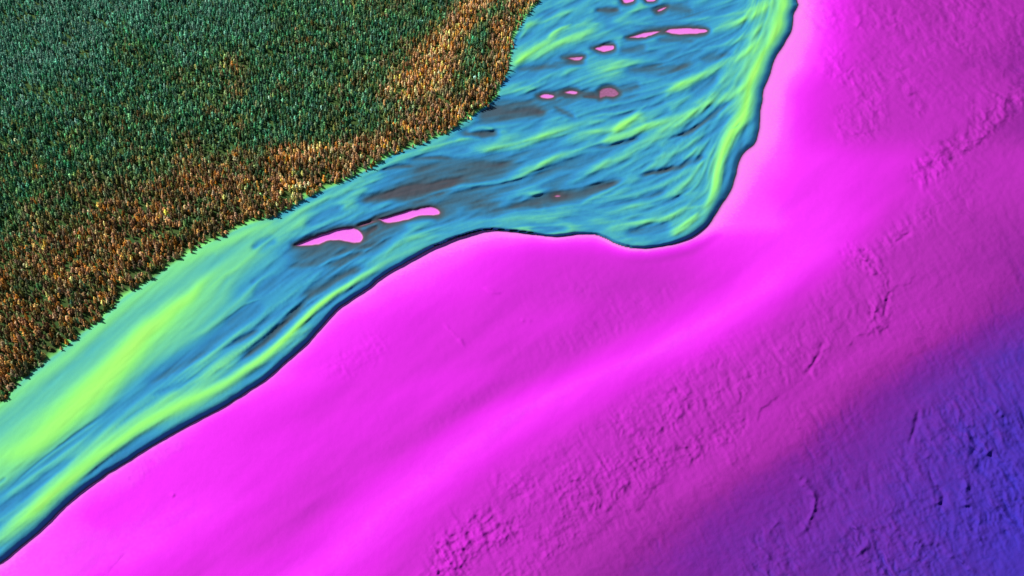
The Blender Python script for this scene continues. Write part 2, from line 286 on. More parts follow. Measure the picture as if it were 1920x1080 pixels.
# ------------------------------------------------------------------ low ground tint T: elevation hue with hillshade bands painted in (0 pale pink, 15 bright magenta, 60 plum, 100 blue)
ROWS = {0:[(1500,3),(1540,10),(1575,20),(1620,40),(1680,45),(1800,48),(1920,50)],60:[(1490,1),(1520,3),(1545,14),(1590,28),(1640,38),(1740,45),(1860,50),(1920,55)],
120:[(1460,1),(1500,4),(1530,14),(1580,28),(1620,36),(1700,42),(1800,50),(1900,58)],180:[(1440,1),(1468,2),(1488,14),(1560,30),(1650,40),(1740,42),(1840,45),(1920,56)],
240:[(1440,2),(1470,6),(1490,14),(1540,28),(1620,40),(1700,38),(1800,45),(1880,56),(1920,62)],300:[(1410,2),(1440,6),(1500,14),(1600,20),(1700,28),(1760,42),(1830,48),(1920,46)],
360:[(1390,3),(1420,9),(1480,14),(1600,19),(1700,33),(1800,50),(1920,52)],420:[(1350,5),(1380,7),(1440,8),(1500,12),(1560,13),(1600,17),(1680,40),(1780,55),(1920,61)],
480:[(850,8),(900,15),(1000,25),(1100,32),(1200,36),(1320,25),(1380,20),(1440,13),(1500,11),(1560,15),(1620,42),(1700,54),(1800,57),(1920,67)],
540:[(700,6),(760,10),(850,16),(950,28),(1050,35),(1150,40),(1250,38),(1330,28),(1390,12),(1440,9),(1480,15),(1540,36),(1600,50),(1700,56),(1780,55),(1840,59),(1920,70)],
600:[(630,8),(750,20),(850,28),(950,32),(1050,28),(1150,38),(1230,32),(1290,15),(1330,9),(1380,14),(1480,40),(1560,52),(1640,55),(1700,50),(1760,57),(1840,68),(1920,80)],
660:[(550,8),(600,12),(700,22),(800,30),(900,30),(1000,35),(1080,38),(1150,22),(1210,9),(1260,12),(1300,20),(1400,42),(1480,50),(1560,56),(1640,50),(1700,60),(1760,73),(1850,85),(1920,92)],
720:[(500,8),(600,18),(700,28),(800,22),(900,28),(960,38),(1020,20),(1070,9),(1120,13),(1180,22),(1280,42),(1380,50),(1460,53),(1540,50),(1600,61),(1680,75),(1760,85),(1920,94)],
780:[(400,10),(500,20),(600,26),(700,22),(800,30),(850,38),(900,18),(950,10),(1000,13),(1060,22),(1160,40),(1280,50),(1360,53),(1440,50),(1520,57),(1580,71),(1700,82),(1800,90),(1920,96)],
840:[(300,8),(400,18),(500,18),(600,22),(700,30),(760,36),(810,18),(860,10),(910,13),(960,25),(1060,40),(1180,48),(1300,53),(1380,52),(1440,57),(1500,70),(1600,80),(1720,88),(1820,95),(1920,98)],
900:[(200,6),(300,15),(400,15),(500,20),(600,32),(680,28),(760,13),(810,10),(850,15),(900,30),(1000,42),(1100,48),(1200,53),(1280,51),(1360,60),(1420,72),(1540,80),(1650,85),(1760,92),(1920,100)],
960:[(100,6),(200,14),(300,11),(400,12),(500,28),(590,36),(650,18),(710,10),(760,15),(800,25),(900,40),(1000,45),(1100,52),(1200,55),(1280,64),(1360,75),(1480,80),(1600,85),(1720,90),(1820,98),(1920,102)],
1020:[(60,6),(200,10),(300,10),(400,22),(500,32),(570,22),(620,13),(660,10),(710,15),(780,32),(900,42),(1000,46),(1080,55),(1180,62),(1260,70),(1350,78),(1500,82),(1650,88),(1780,94),(1920,102)],
1080:[(0,5),(150,9),(250,15),(350,28),(450,22),(540,14),(590,10),(640,15),(700,27),(800,38),(900,44),(1000,50),(1100,62),(1200,70),(1300,76),(1450,82),(1600,86),(1750,92),(1920,100)]}
fy = [-900,0,300,360,420,480,540,600,660,720,780,840,900,960,1020,1080,2100]; fxx = [2300,1640,1600,1590,1560,1500,1440,1330,1210,1070,950,860,810,710,660,590,-700]
fy = np.array(fy, float); fxx = np.array(fxx, float)
ks = sorted(ROWS); sg = np.arange(-1600, 3000, 6.0)
tab = []
for k in ks:
    p = np.array(ROWS[k], float); f0 = np.interp(k, fy, fxx); tab.append(np.interp(sg, p[:,0]-f0, p[:,1]))
tab = np.array(tab)
ker = np.exp(-np.arange(-6,7)**2/10.); ker /= ker.sum()
tab = np.array([np.convolve(np.pad(r, 6, mode='edge'), ker, 'valid') for r in tab])
f_y = np.interp(Y, fy, fxx)
si = np.clip((X-f_y-sg[0])/6.0, 0, len(sg)-1.001); ri = np.clip(Y/60.0, 0, len(ks)-1.001)
s0 = si.astype(int); r0 = ri.astype(int); a = si-s0; b = ri-r0; b = b*b*(3-2*b)*.5+b*.5
T = (tab[r0,s0]*(1-a)+tab[r0,s0+1]*a)*(1-b)+(tab[r0+1,s0]*(1-a)+tab[r0+1,s0+1]*a)*b
T += 1.6*fbm(X/60, Y/60, 4, 21)+5*sst(1570,1640,X)*sst(330,230,Y)
# pale rim next to the bank, wide at the inner bend
rw = np.interp(X, [-200,200,450,640,760,870,950,1000,1110,1180,1300,1345,1385,1430,1500], [7,5,4,7,14,22,16,9,12,11,9,14,16,22,26])
rim = np.exp(-(np.maximum(-sB,0)/rw)**2)
south = np.interp(X, [880,960,1060,1180,1240,1320], [0,.6,1,1,.6,0])*sst(560,470,Y)
T = T*(1-rim)+(2.5)*rim
T = T*(1-np.exp(-(sB/(rw*.42))**4))+.6*np.exp(-(sB/(rw*.42))**4)
T += 13*np.exp(-((-sB-24)/8)**2)*np.interp(X, [1130,1180,1300,1380,1400], [0,.5,1,.6,0])*sst(430,450,Y)
T = T-(T*.45)*np.exp(-(np.maximum(-sB,0)/(rw*2.6))**2)

# ------------------------------------------------------------------ heights in metres
def HV(v): return np.interp(v, [0,.05,.12,.25,.4,.55,.7,.85,1.08], [0,.5,1.4,2.7,3.8,4.8,5.6,6.4,7.3])
Hcap = np.interp(dd, [0,3,6,10,15,22,32,46], [0,1.0,2.3,3.8,5.0,5.9,6.8,8.0]); hv = HV(V)
hv = hv+.0
Hr = -.25*np.log(np.exp(-hv/.25)+np.exp(-Hcap/.25))
Hs_ = np.interp(X, [880,960,1060,1180,1240,1320], [0,.6,1,1,.6,0])*sst(380,440,Y)*1.9
Hr = np.where(dd < 60, np.maximum(Hr, np.minimum(Hcap, .0)), hv)
shallow = np.zeros(X.shape)
shallow = pf*(pond_id > 2)*1.2+pf*(pond_id == 0)*.6*(np.hypot(X-690,Y-430) > 160)
Hr = Hr+shallow+.05*n1*sst(4, 30, sB)*sst(2,-3,Pd)*(1-.7*smear)+(.20*n2+.10*n5+.13*n6+.13*n7)*(1-.7*smear)*sst(4, 30, sB)*sst(2,-3,Pd)
# fine wrinkles on the grey bars
wr = sst(.38, .2, V)*sst(3, 14, sB)*sst(0,-4,Pd)
u, w_ = rot(X, Y, 60)
Hr += wr*.35*fbm(u/14, w_/7, 3, 5)
Hp = -T*.035-.25*np.exp(-((sB+3)/7.0)**2)*(1-south)+1.9*south*np.exp(-(np.maximum(-sB,0)/60)**2)
# rough ground belts
R = np.zeros(X.shape)
def rough(pts, w, a):
    q = smooth(pts); js, is_, d, t = dist_line(q, 2.6*max(np.atleast_1d(w)), True)
    W = np.interp(t, np.linspace(0,1,len(np.atleast_1d(w))), np.atleast_1d(w))
    R[js,is_] = np.maximum(R[js,is_], a*np.exp(-(d/W)**4))
rough([(830,1100),(850,1045),(890,1000),(950,1000)], 42, 1.0); rough([(960,1075),(1040,1010),(1060,985)], 32, .8)
rough([(960,900),(1040,940),(1120,930)], 34, .65); rough([(1080,900),(1180,880),(1215,860)], 48, .8); rough([(1180,800),(1230,790),(1270,760)], 42, .6)
rough([(1290,850),(1330,815),(1380,790)], 26, .9); rough([(1330,760),(1400,720),(1450,690),(1500,650)], 34, .6); rough([(1000,880),(1150,800),(1300,700),(1420,640)], 40, .22)
rough([(1600,480),(1640,500),(1655,560),(1645,605)], 26, .75); rough([(1660,460),(1700,430),(1740,400)], 22, .5); rough([(1560,640),(1520,690)], 20, .4)
rough([(1590,0),(1700,20),(1800,40),(1930,80)], 75, .62); rough([(1570,120),(1620,150),(1625,220),(1590,230)], 38, .7); rough([(1680,120),(1710,170),(1725,205)], 18, .45)
rough([(1730,325),(1790,280),(1860,225),(1925,165)], 26, .95); rough([(1850,120),(1920,120)], 40, .6)
rough([(1450,1050),(1560,960),(1700,900),(1800,800),(1900,760)], 60, .45); rough([(1650,1050),(1780,980),(1900,920)], 100, .75); rough([(1780,820),(1860,860),(1930,800)], 70, .75)
rough([(640,690),(700,650)], 30, .3); rough([(610,700),(660,670)], 14,.35); rough([(250,900),(300,850),(330,835)], 14,.25); rough([(1430,1010),(1450,1050),(1500,1060)],22,.5)
ed = 1-.8*np.clip(fbm(X/38, Y/38, 3, 77)+.25, 0, 1)
u1, v1 = rot(X, Y, -58); u2, v2 = rot(X, Y, 48)
wrp = 9*fbm(X/26, Y/26, 2, 31)
b1 = fbm((u1+wrp)/26, (v1+wrp)/9, 4, 41, .6); b2 = fbm((u2+wrp)/22, v2/9, 3, 52, .6)
rid = 1-np.abs(fbm((u1+wrp)/22, (v1-wrp)/10, 3, 63))*2.6
mixr = sst(1350, 1600, X+.3*(Y-500))
Bmp = b1*(.55+.45*mixr)+b2*.5*(1-mixr)+.35*rid
uA, vA = rot(X, Y, -40); uB, vB = rot(X, Y, -60); mA = sst(420, 260, Y)*sst(1300, 1450, X)
def veins(u, v, k): return np.clip(1-np.abs(fbm((u+wrp*1.5)/75, (v+wrp*1.5)/17, 4, k, .6))*5.5, 0, 1)**1.3
vein = veins(uA, vA, 71)*mA+veins(uB, vB, 72)*(1-mA)
lin = fbm((uA+wrp)/60, (vA+.5*wrp)/6.5, 3, 74)*mA+fbm((uB+wrp)/60, (vB+.5*wrp)/6.5, 3, 75)*(1-mA)
Hp += R*ed*(2.0+.2*mixr)*(Bmp+.4*fbm(X/8,Y/6,3,77)+.5*lin-.35*vein)
T += R*ed*(Bmp+.6*lin)*-(6-2.5*mixr*(1-mA))+R*ed*vein*(6-3*mixr*(1-mA))  # height colour plus painted relief shade: bumps lighter, hollows and veins darker
T += 1.2*fbm(X/7, Y/7, 3, 141)*sst(-8,-40,sB)*(.3+sst(20,60,T))
amb = sst(-30,-110,sB)*sst(26,46,T)*(.35+.65*sst(-.15,.3,fbm(X/120,Y/120,3,606)))
Hp += amb*(.45*b1+.3*b2+.55*lin-.45*vein)+.22*amb*fbm(X/10, Y/8, 3, 613)
T += amb*(4.5*vein-3*lin-2*b1)*(1-.5*sst(62,82,T))  # tint repeats relief shading here too, dark along veins, light on rises
Hp += .15*fbm(X/8, Y/8, 3, 90)*sst(-8,-40,sB)*(.6+1.5*sst(22,70,T))
Hp += 1.3*fbm(rot(X,Y,38)[0]/260, rot(X,Y,38)[1]/70, 3, 808)*sst(-20,-120,sB)
Hp += .26*fbm((u1+wrp*.5)/44, v1/8, 3, 96)*sst(60,90,T)*(.4+R)
u3, v3 = rot(X, Y, 34)
Hp += .55*fbm(u3/190, v3/60, 3, 101)*sst(-10,-60,sB)
# crescents, cracks, scarps
def ridge(pts, w, h):
    q = smooth(pts); js, is_, d, t = dist_line(q, 3*w, True)
    x_ = X[js,is_]; y_ = Y[js,is_]; nn = fbm(x_/9, y_/9, 3, int(pts[0][0])); ww = w*(.75+.5*(nn+.5)+.35*np.sin(t*9+pts[0][1]))
    dj = d+np.abs(fbm(x_/13, y_/13, 2, int(pts[0][1])))*w*.5
    Hp[js,is_] += h*1.8*np.exp(-(dj/np.maximum(ww,w*.4))**2)*(.7+.6*nn)*np.clip(t*5,0,1)*np.clip((1-t)*5,0,1)
def scarp(pts, w, h):                 # ground drops on the right hand side of the line
    q = smooth(pts); js, is_, d, t = dist_line(q, 3.2*w, True)
    dx = q[-1]-q[0]; side = np.sign(dx[0]*(Y[js,is_]-q[0][1])-dx[1]*(X[js,is_]-q[0][0]))
    g = np.exp(-(d/w)**2)*np.clip(t*5,0,1)*np.clip((1-t)*5,0,1)
    Hp[js,is_] -= h*g*side*np.minimum(d/(w*.5), 1)
ridge([(1490,885),(1506,902),(1520,916),(1527,935),(1524,958),(1511,984),(1499,1004)], 5, 1.7)
ridge([(1648,565),(1638,585),(1640,603),(1651,612)], 4, 1.3); ridge([(1595,476),(1615,482),(1640,492)], 4.5, 1.3); ridge([(1628,506),(1645,514)], 4, 1.0)
ridge([(1355,815),(1360,828),(1375,828)], 4, 1.3); ridge([(1420,1022),(1438,1040),(1450,1058)], 4, 1.2); ridge([(1438,1005),(1452,985),(1466,970)], 4, .6)
ridge([(1798,888),(1812,908),(1808,935),(1825,952)], 6, 2.0); ridge([(1838,970),(1832,1000),(1845,1025)], 5, 1.6); ridge([(1855,745),(1878,775),(1895,800)], 5, 1.5); ridge([(1835,835),(1858,850)], 5, 1.4)
ridge([(1590,970),(1612,998),(1630,1012),(1612,1035),(1600,1050)], 5, 1.5); ridge([(1640,1055),(1662,1072)], 5, 1.8); ridge([(1705,1005),(1725,1018),(1733,1030)], 5, 1.4); ridge([(1770,1030),(1800,1050),(1830,1075)], 5, 1.4)
ridge([(1840,165),(1870,180),(1895,193)], 3.5, 1.3); ridge([(1690,102),(1715,112)], 3, .6); ridge([(1800,180),(1830,195)], 3, .8); ridge([(1598,15),(1612,35),(1605,55)], 4, .7)
ridge([(830,605),(850,625),(865,640),(873,655)], 3, .6); ridge([(905,538),(922,546),(940,550)], 3, .5); ridge([(975,598),(998,603)], 3, .5); ridge([(320,925),(327,931)],3,.6)
ridge([(830,1045),(842,1055),(838,1072)], 5, 1.0); ridge([(1175,555),(1215,580),(1250,612)], 2.5, -.22); ridge([(200,1080),(225,1050),(240,1035)],2.5,-.3)
for p, w, h in [([(1400,925),(1345,880),(1340,850)],5,0),([(1712,432),(1690,448),(1674,457)],4,-1.1),([(1545,640),(1535,665),(1520,690),(1508,706)],4,-1.2),([(1670,545),(1660,575),(1657,600)],4,-1.0),([(1725,765),(1716,800),(1704,835)],4,-1.2),
  ([(1740,870),(1748,900),(1768,930),(1760,965)],5,-1.5),([(1625,880),(1632,915),(1640,950)],5,-.8),([(1600,470),(1630,476),(1645,488)],3,-.7),([(1815,800),(1828,830),(1822,860)],6,-1.3),([(1575,700),(1560,690),(1545,675)],3,-.4)]:
    if h: ridge(p, w, h)
scarp([(1415,835),(1380,848),(1330,862),(1280,890),(1265,900)][::1], 7, -.0)
# sharp lower edge of the rough belt: a low step down to the smooth band
STEP = [(1060,1045),(1100,1015),(1150,990),(1185,965),(1215,925),(1250,895),(1290,868),(1335,842),(1385,825),(1412,800),(1430,770),(1500,712),(1530,680),(1550,650),(1600,640),(1655,612),(1668,560),(1705,525),(1722,470),(1760,425)]
q = smooth(STEP); js, is_, d, t = dist_line(q, 60, True)
pol = np.vstack([q, [(1760,-200),(-2000,-200),(-2000,1600),(1060,1600)]]); ins = inside(pol, X[js,is_], Y[js,is_])
sd = np.where(ins, d, -d); jag = 16*fbm(X[js,is_]/24, Y[js,is_]/24, 4, 5); pat = sst(-.1,.3,fbm(X[js,is_]/45, Y[js,is_]/45, 2, 8)+.02)
Hp[js,is_] += (.75*pat*sst(-3, 3, sd+jag)*np.exp(-(np.maximum(sd,0)/34)**2))*np.clip(t*8,0,1)*np.clip((1-t)*8,0,1)
STEP2 = [(1935,175),(1895,215),(1850,255),(1800,290),(1745,330)]
q = smooth(STEP2); js, is_, d, t = dist_line(q, 60, True)
pol = np.vstack([q, [(1500,330),(1500,0),(1935,0)]]); ins = inside(pol, X[js,is_], Y[js,is_]); sd = np.where(ins, d, -d)
Hp[js,is_] += .6*sst(-6, 6, sd+jag[:1,:1]*0+7*fbm(X[js,is_]/22, Y[js,is_]/22, 3, 15))*np.exp(-(np.maximum(sd,0)/30)**2)*np.clip((1-t)*6,0,1)

band = np.where(inB, np.clip(V, 0, 1.08), -np.maximum(T, 0)/100)
Hr = np.where(inB & (Hs_ > 0), np.maximum(Hr, Hs_*np.exp(-(sB/30)**2)), Hr)
H = np.where(inB, Hr, Hp)
low = Pd > 0
band = np.where(inB & low & (pf > .98), V-.02, band)
H[cs] = blur(H[cs], 1)
wood = sst(2, 16, sF+10*fbm(X/26, Y/26, 3, 200))*(.9)
uf, vf = rot(X, Y, 30)
Hf = 5.6+np.where(inF, sst(5, 60, sF), 0)*(5.0*fbm(uf/170, vf/62, 4, 7)+1.0)
H = np.where(inF, Hf*sst(0, 12, sF)+HV(np.clip(V,.1,1.05))*(1-sst(0, 12, sF)), H)
band = np.where(inF, band+(.92-band)*sst(0, 8, sF), band)

GX, GY = ground(X, Y, H)
# ------------------------------------------------------------------ extend the sheet to the horizon
pad = 3
def padr(a): return np.pad(a, pad, mode='edge')
GXp, GYp, Hq, bq, wq = map(padr, (GX, GY, H, band, wood))
jj, ii = np.mgrid[0:NY+2*pad, 0:NX+2*pad]
ring = np.maximum(np.maximum(pad-jj, jj-(NY+pad-1)), np.maximum(pad-ii, ii-(NX+pad-1))); ring = np.maximum(ring, 0)
fac = np.array([1, 1.5, 3, 9])[ring]; cxg, cyg = 0.0, 400.0
GXp = cxg+(GXp-cxg)*fac; GYp = cyg+(GYp-cyg)*fac
P3 = np.stack([GXp, GYp, Hq], -1)
du = np.gradient(P3, axis=1); dv = np.gradient(P3, axis=0); Nn = np.cross(dv, du); Nn = Nn/(np.linalg.norm(Nn, axis=-1, keepdims=True)+1e-12); Nn[Nn[...,2] < 0] *= -1
idp = np.pad(pond_id, pad); inFp = padr(inF); inBp = padr(inB)
def fc(a): return a[:-1,:-1]
cls = np.where(fc(idp) > 0, 10+fc(idp), np.where(fc(inFp), 2, np.where(fc(inBp), 1, 0)))
MW, MH = GXp.shape[1], GXp.shape[0]
base = (jj[:-1,:-1]*MW+ii[:-1,:-1])
verts = P3.reshape(-1,3); norms = Nn.reshape(-1,3); bflat = bq.reshape(-1); wflat = wq.reshape(-1)

# ------------------------------------------------------------------ materials
def srgb(h):
    v = [int(h[i:i+2],16)/255 for i in (0,2,4)]
    return [c/12.92 if c <= .04045 else ((c+.055)/1.055)**2.4 for c in v]
KR, KG, KB = 1.60, 1.66, 1.62          # light on level ground at this exposure: albedo = seen colour / K
def alb(h, s=1.0):
    r, g, b = srgb(h); return (min(r*s/KR,.9), min(g*s/KG,.9), min(b*s/KB,.9), 1)
def new_mat(name):
    m = bpy.data.materials.new(name); m.use_nodes = True; nt = m.node_tree
    b = nt.nodes['Principled BSDF']; b.inputs['Roughness'].default_value = .92; b.inputs['Specular IOR Level'].default_value = 0
    return m, nt, b
def ramp(nt, stops):
    r = nt.nodes.new('ShaderNodeValToRGB'); e = r.color_ramp.elements
    e[0].position, e[0].color = stops[0]; e[1].position, e[1].color = stops[-1]
    for p, c in stops[1:-1]:
        x = e.new(p); x.color = c
    return r
BANDS = [(-1.05,'4234B6'),(-.95,'5032AA'),(-.85,'6A2EA2'),(-.75,'7E289C'),(-.66,'962A9C'),(-.56,'AE30AE'),(-.45,'BE31BE'),(-.32,'D430D4'),(-.2,'EA30EC'),(-.12,'FA38FC'),(-.05,'FF58FC'),(-.012,'FA82F2'),(.02,'E690DA'),(.035,'C87EB8'),(.06,'9C6486'),(.11,'5C555A'),(.17,'4C565E'),(.25,'456878'),(.36,'3C82A6'),(.44,'3A90C2'),(.54,'42A4C4'),(.64,'56BCB6'),(.74,'6ED4A4'),(.84,'82EA92'),(.93,'96FC7E'),(1.06,'AEFF72')]
tm, nt, bs = new_mat('banded_terrain')
at = nt.nodes.new('ShaderNodeAttribute'); at.attribute_name = 'band'
mr = nt.nodes.new('ShaderNodeMapRange'); mr.inputs[1].default_value = -1.05; mr.inputs[2].default_value = 1.08
nz = nt.nodes.new('ShaderNodeTexNoise'); nz.inputs['Scale'].default_value = .35; nz.inputs['Detail'].default_value = 5
ge = nt.nodes.new('ShaderNodeNewGeometry'); nt.links.new(ge.outputs['Position'], nz.inputs['Vector'])
ma = nt.nodes.new('ShaderNodeMath'); ma.operation = 'MULTIPLY_ADD'; ma.inputs[1].default_value = .036; nt.links.new(nz.outputs['Fac'], ma.inputs[0])
sb = nt.nodes.new('ShaderNodeMath'); sb.operation = 'SUBTRACT'; sb.inputs[1].default_value = .018
nt.links.new(at.outputs['Fac'], sb.inputs[0]); nt.links.new(sb.outputs[0], ma.inputs[2]); nt.links.new(ma.outputs[0], mr.inputs[0])
rp = ramp(nt, [((q+1.05)/2.13, alb(h)) for q, h in BANDS]); nt.links.new(mr.outputs[0], rp.inputs[0])
wa = nt.nodes.new('ShaderNodeAttribute'); wa.attribute_name = 'wood'
n2_ = nt.nodes.new('ShaderNodeTexNoise'); n2_.inputs['Scale'].default_value = .12; n2_.inputs['Detail'].default_value = 6; nt.links.new(ge.outputs['Position'], n2_.inputs['Vector'])
rs = ramp(nt, [(.3,(.010,.020,.010,1)),(.5,(.030,.022,.010,1)),(.7,(.05,.045,.018,1))]); nt.links.new(n2_.outputs['Fac'], rs.inputs[0])
mx = nt.nodes.new('ShaderNodeMix'); mx.data_type = 'RGBA'; nt.links.new(wa.outputs['Fac'], mx.inputs[0]); nt.links.new(rp.outputs[0], mx.inputs[6]); nt.links.new(rs.outputs[0], mx.inputs[7])
nt.links.new(mx.outputs[2], bs.inputs['Base Color'])
n4 = nt.nodes.new('ShaderNodeTexNoise'); n4.inputs['Scale'].default_value = .9; n4.inputs['Detail'].default_value = 4; nt.links.new(ge.outputs['Position'], n4.inputs['Vector'])
bp = nt.nodes.new('ShaderNodeBump'); bp.inputs['Strength'].default_value = .35; bp.inputs['Distance'].default_value = .35; nt.links.new(n4.outputs['Fac'], bp.inputs['Height']); nt.links.new(bp.outputs[0], bs.inputs['Normal'])

def sheet(name, mask, label=None, cat=None, group=None):
    b = base[mask]
    if b.size == 0: return None
    f = np.stack([b, b+1, b+MW+1, b+MW], -1).reshape(-1)
    # orientation: rows go down the sheet, so flip to face up
    f = f.reshape(-1,4)[:, ::-1].reshape(-1)
    uq, inv = np.unique(f, return_inverse=True)
    me = bpy.data.meshes.new(name); n = len(uq); nf = len(f)//4
    me.vertices.add(n); me.vertices.foreach_set('co', verts[uq].astype(np.float32).ravel())
    me.loops.add(nf*4); me.loops.foreach_set('vertex_index', inv.astype(np.int32).ravel())
    me.polygons.add(nf); me.polygons.foreach_set('loop_start', np.arange(0, nf*4, 4, dtype=np.int32)); me.polygons.foreach_set('loop_total', np.full(nf, 4, np.int32))
    me.polygons.foreach_set('use_smooth', np.ones(nf, bool)); me.update(calc_edges=True)
    a = me.attributes.new('band', 'FLOAT', 'POINT'); a.data.foreach_set('value', bflat[uq].astype(np.float32))
    a = me.attributes.new('wood', 'FLOAT', 'POINT'); a.data.foreach_set('value', (wflat[uq] if name == 'forest_floor' else np.zeros(n)).astype(np.float32))
    me.normals_split_custom_set_from_vertices(norms[uq].astype(np.float32))
    me.materials.append(tm)
    o = bpy.data.objects.new(name, me); C.objects.link(o); o['kind'] = 'structure'
    if label: o['label'] = label
    if group: o['group'] = group
    return o
sheet('terrain', cls == 0, 'smooth magenta low ground fading through purple to blue, rough in patches')
sheet('river_bed', cls == 1, 'braided lime, teal and blue river bed with dark grey bars')
sheet('forest_floor', cls == 2, 'dark brown and green ground under the wood')
for k in range(len(PONDS)): sheet('pond', cls == 11+k, PONDS[k][2], None, 'pink pools among the braids')

# ------------------------------------------------------------------ trees
CANOPY = [(0,'F0F880'),(.12,'FFD058'),(.25,'F8A030'),(.42,'AC8848'),(.55,'8C9448'),(.66,'64A45C'),(.8,'40A068'),(1,'60B490')]
cpos = np.array([c[0] for c in CANOPY]); ccol = np.array([alb(c[1], 1.0)[:3] for c in CANOPY])
def canopy(c, bright, seed=None):
    c = np.clip(c, 0, 1); col = np.stack([np.interp(c, cpos, ccol[:,k]) for k in range(3)], -1)
    return np.clip(col*bright[:,None], 0, .85)
def leaf_mat(name, obj):
    m, nt, b = new_mat(name); b.inputs['Roughness'].default_value = .8
    if obj: s = nt.nodes.new('ShaderNodeObjectInfo').outputs['Color']
    else:
        a = nt.nodes.new('ShaderNodeAttribute'); a.attribute_name = 'leaf'; s = a.outputs['Color']
    nz = nt.nodes.new('ShaderNodeTexNoise'); nz.inputs['Scale'].default_value = .9; nz.inputs['Detail'].default_value = 3
    g = nt.nodes.new('ShaderNodeNewGeometry'); nt.links.new(g.outputs['Position'], nz.inputs['Vector'])
    r = ramp(nt, [(.35,(.55,.5,.5,1)),(.65,(1.35,1.35,1.3,1))]); nt.links.new(nz.outputs['Fac'], r.inputs[0])
    mx = nt.nodes.new('ShaderNodeMix'); mx.data_type = 'RGBA'; mx.blend_type = 'MULTIPLY'; mx.inputs[0].default_value = 1
    nt.links.new(s, mx.inputs[6]); nt.links.new(r.outputs[0], mx.inputs[7]); nt.links.new(mx.outputs[2], b.inputs['Base Color']); return m
leafO = leaf_mat('needles', True); leafV = leaf_mat('needles_wood', False)
bark, nt, b = new_mat('bark')
nb = nt.nodes.new('ShaderNodeTexNoise'); nb.inputs['Scale'].default_value = 3; rb = ramp(nt, [(.3,(.05,.035,.022,1)),(.7,(.16,.11,.07,1))]); nt.links.new(nb.outputs['Fac'], rb.inputs[0]); nt.links.new(rb.outputs[0], b.inputs['Base Color'])

def spire(tiers, sides, seed, flare=.20):
    """unit-high narrow conifer crown of ragged drooping tiers"""
    r = random.Random(seed); v = []; f = []
    lean = (r.uniform(-.03,.03), r.uniform(-.03,.03))
    for k in range(tiers):
        t = k/tiers; zb = .10+.86*t; zt = min(zb+(1.25-.3*t)/tiers*.95+.03, 1.0); rad = flare*((1-t**1.8)**.9*.85+.12)*(.65+.5*min(1, t*4+.3))*r.uniform(.75,1.25)
        i0 = len(v); ox = lean[0]*zb+r.uniform(-.02,.02); oy = lean[1]*zb+r.uniform(-.02,.02); ph = r.uniform(0, 6.28)
        v.append((ox*.6, oy*.6, zt))
        for s in range(sides):
            a_ = ph+s*2*PI/sides+r.uniform(-.2,.2); rr = rad*(1.2 if s % 2 else .62)*r.uniform(.7,1.25)
            v.append((ox+rr*math.cos(a_), oy+rr*math.sin(a_), zb-(.035 if s % 2 else -.02)+r.uniform(-.02,.02)))
        for s in range(sides): f.append((i0, i0+1+s, i0+1+(s+1) % sides))
    return np.array(v), np.array(f)
protos = [spire(4, 6, 100+k, .17+.03*(k % 3)) for k in range(10)]

# positions on a jittered world grid
sp = 3.45
gx = np.arange(-900, 250, sp); gy = np.arange(-420, 1100, sp)
TX, TY = np.meshgrid(gx, gy); TX = TX+rng.uniform(-.48, .48, TX.shape)*sp; TY = TY+rng.uniform(-.48, .48, TY.shape)*sp; TX = TX.ravel(); TY = TY.ravel()
mx_, my_ = mapxy(TX, TY, 5.2)
ok = (mx_ > -330) & (mx_ < 1350) & (my_ > -200) & (my_ < 1000)
TX, TY, mx_, my_ = TX[ok], TY[ok], mx_[ok], my_[ok]
fp = np.vstack([edge, [(-9000,1500),(-9000,-9000),(1500,-9000)]])
ok = inside(fp, mx_, my_); TX, TY, mx_, my_ = TX[ok], TY[ok], mx_[ok], my_[ok]
from_edge = np.full(TX.shape, 1e9)
for k in range(len(edge)-1):
    ax_, ay_ = edge[k]; dx, dy = edge[k+1]-edge[k]; l2 = dx*dx+dy*dy+1e-9
    t = np.clip(((mx_-ax_)*dx+(my_-ay_)*dy)/l2, 0, 1); from_edge = np.minimum(from_edge, np.hypot(mx_-ax_-t*dx, my_-ay_-t*dy))
clump = fbm(TX/13, TY/13, 3, 400); 
keep = (rng.random(TX.shape) < .90-.55*sst(.2,.55,-clump)) & (from_edge > 7*rng.random(TX.shape)+9*sst(0, .5, fbm(mx_/16, my_/16, 2, 512))) 
# small openings near the bank
for gx_, gy_, gr in [(172,603,9),(228,543,10),(285,492,8),(540,372,10),(570,362,9),(120,650,6),(60,700,6)]:
    keep &= ~((np.hypot(mx_-gx_, my_-gy_) < gr) & (rng.random(TX.shape) < .75))
TX, TY, mx_, my_, from_edge, clump = [a_[keep] for a_ in (TX, TY, mx_, my_, from_edge, clump)]
N = len(TX)
ht = rng.uniform(5.0, 10.8, N)*(1+.12*clump)*(1-.42*sst(22, 4, from_edge)*rng.random(N)); big = rng.random(N) < .06; ht[big] *= 1.22
wdt = 8.0*rng.uniform(.8, 1.3, N); ht *= .97
def blob(cx, cy, r, rx=1, ang=0):
    u, v = rot(mx_-cx, my_-cy, ang); return np.exp(-((u/rx)**2+v**2)/r**2)
deep = np.interp(mx_, [-200,0,200,400,640,800,950,1050], [300,280,215,150,95,55,60,60])
dn = from_edge+40*fbm(mx_/110, my_/60, 4, 301)
cidx = .40+.31*sst(.55, 1.15, dn/deep)
teal = sst(330, 120, my_+.42*mx_+35*fbm(mx_/120, my_/120, 3, 311)); cidx += .30*teal
cidx += .20*fbm(mx_/45, my_/30, 3, 320)
org = np.clip(blob(780,155,50,1.3,30)+blob(850,75,28,3.2,58)+blob(905,10,22,2,60)*.7+.8*blob(440,130,20,1.5,30)*.7+.7*blob(600,290,14,5,12)+.8*blob(560,362,12,3,25)+.5*blob(740,60,40,2,45)*0, 0, 1)
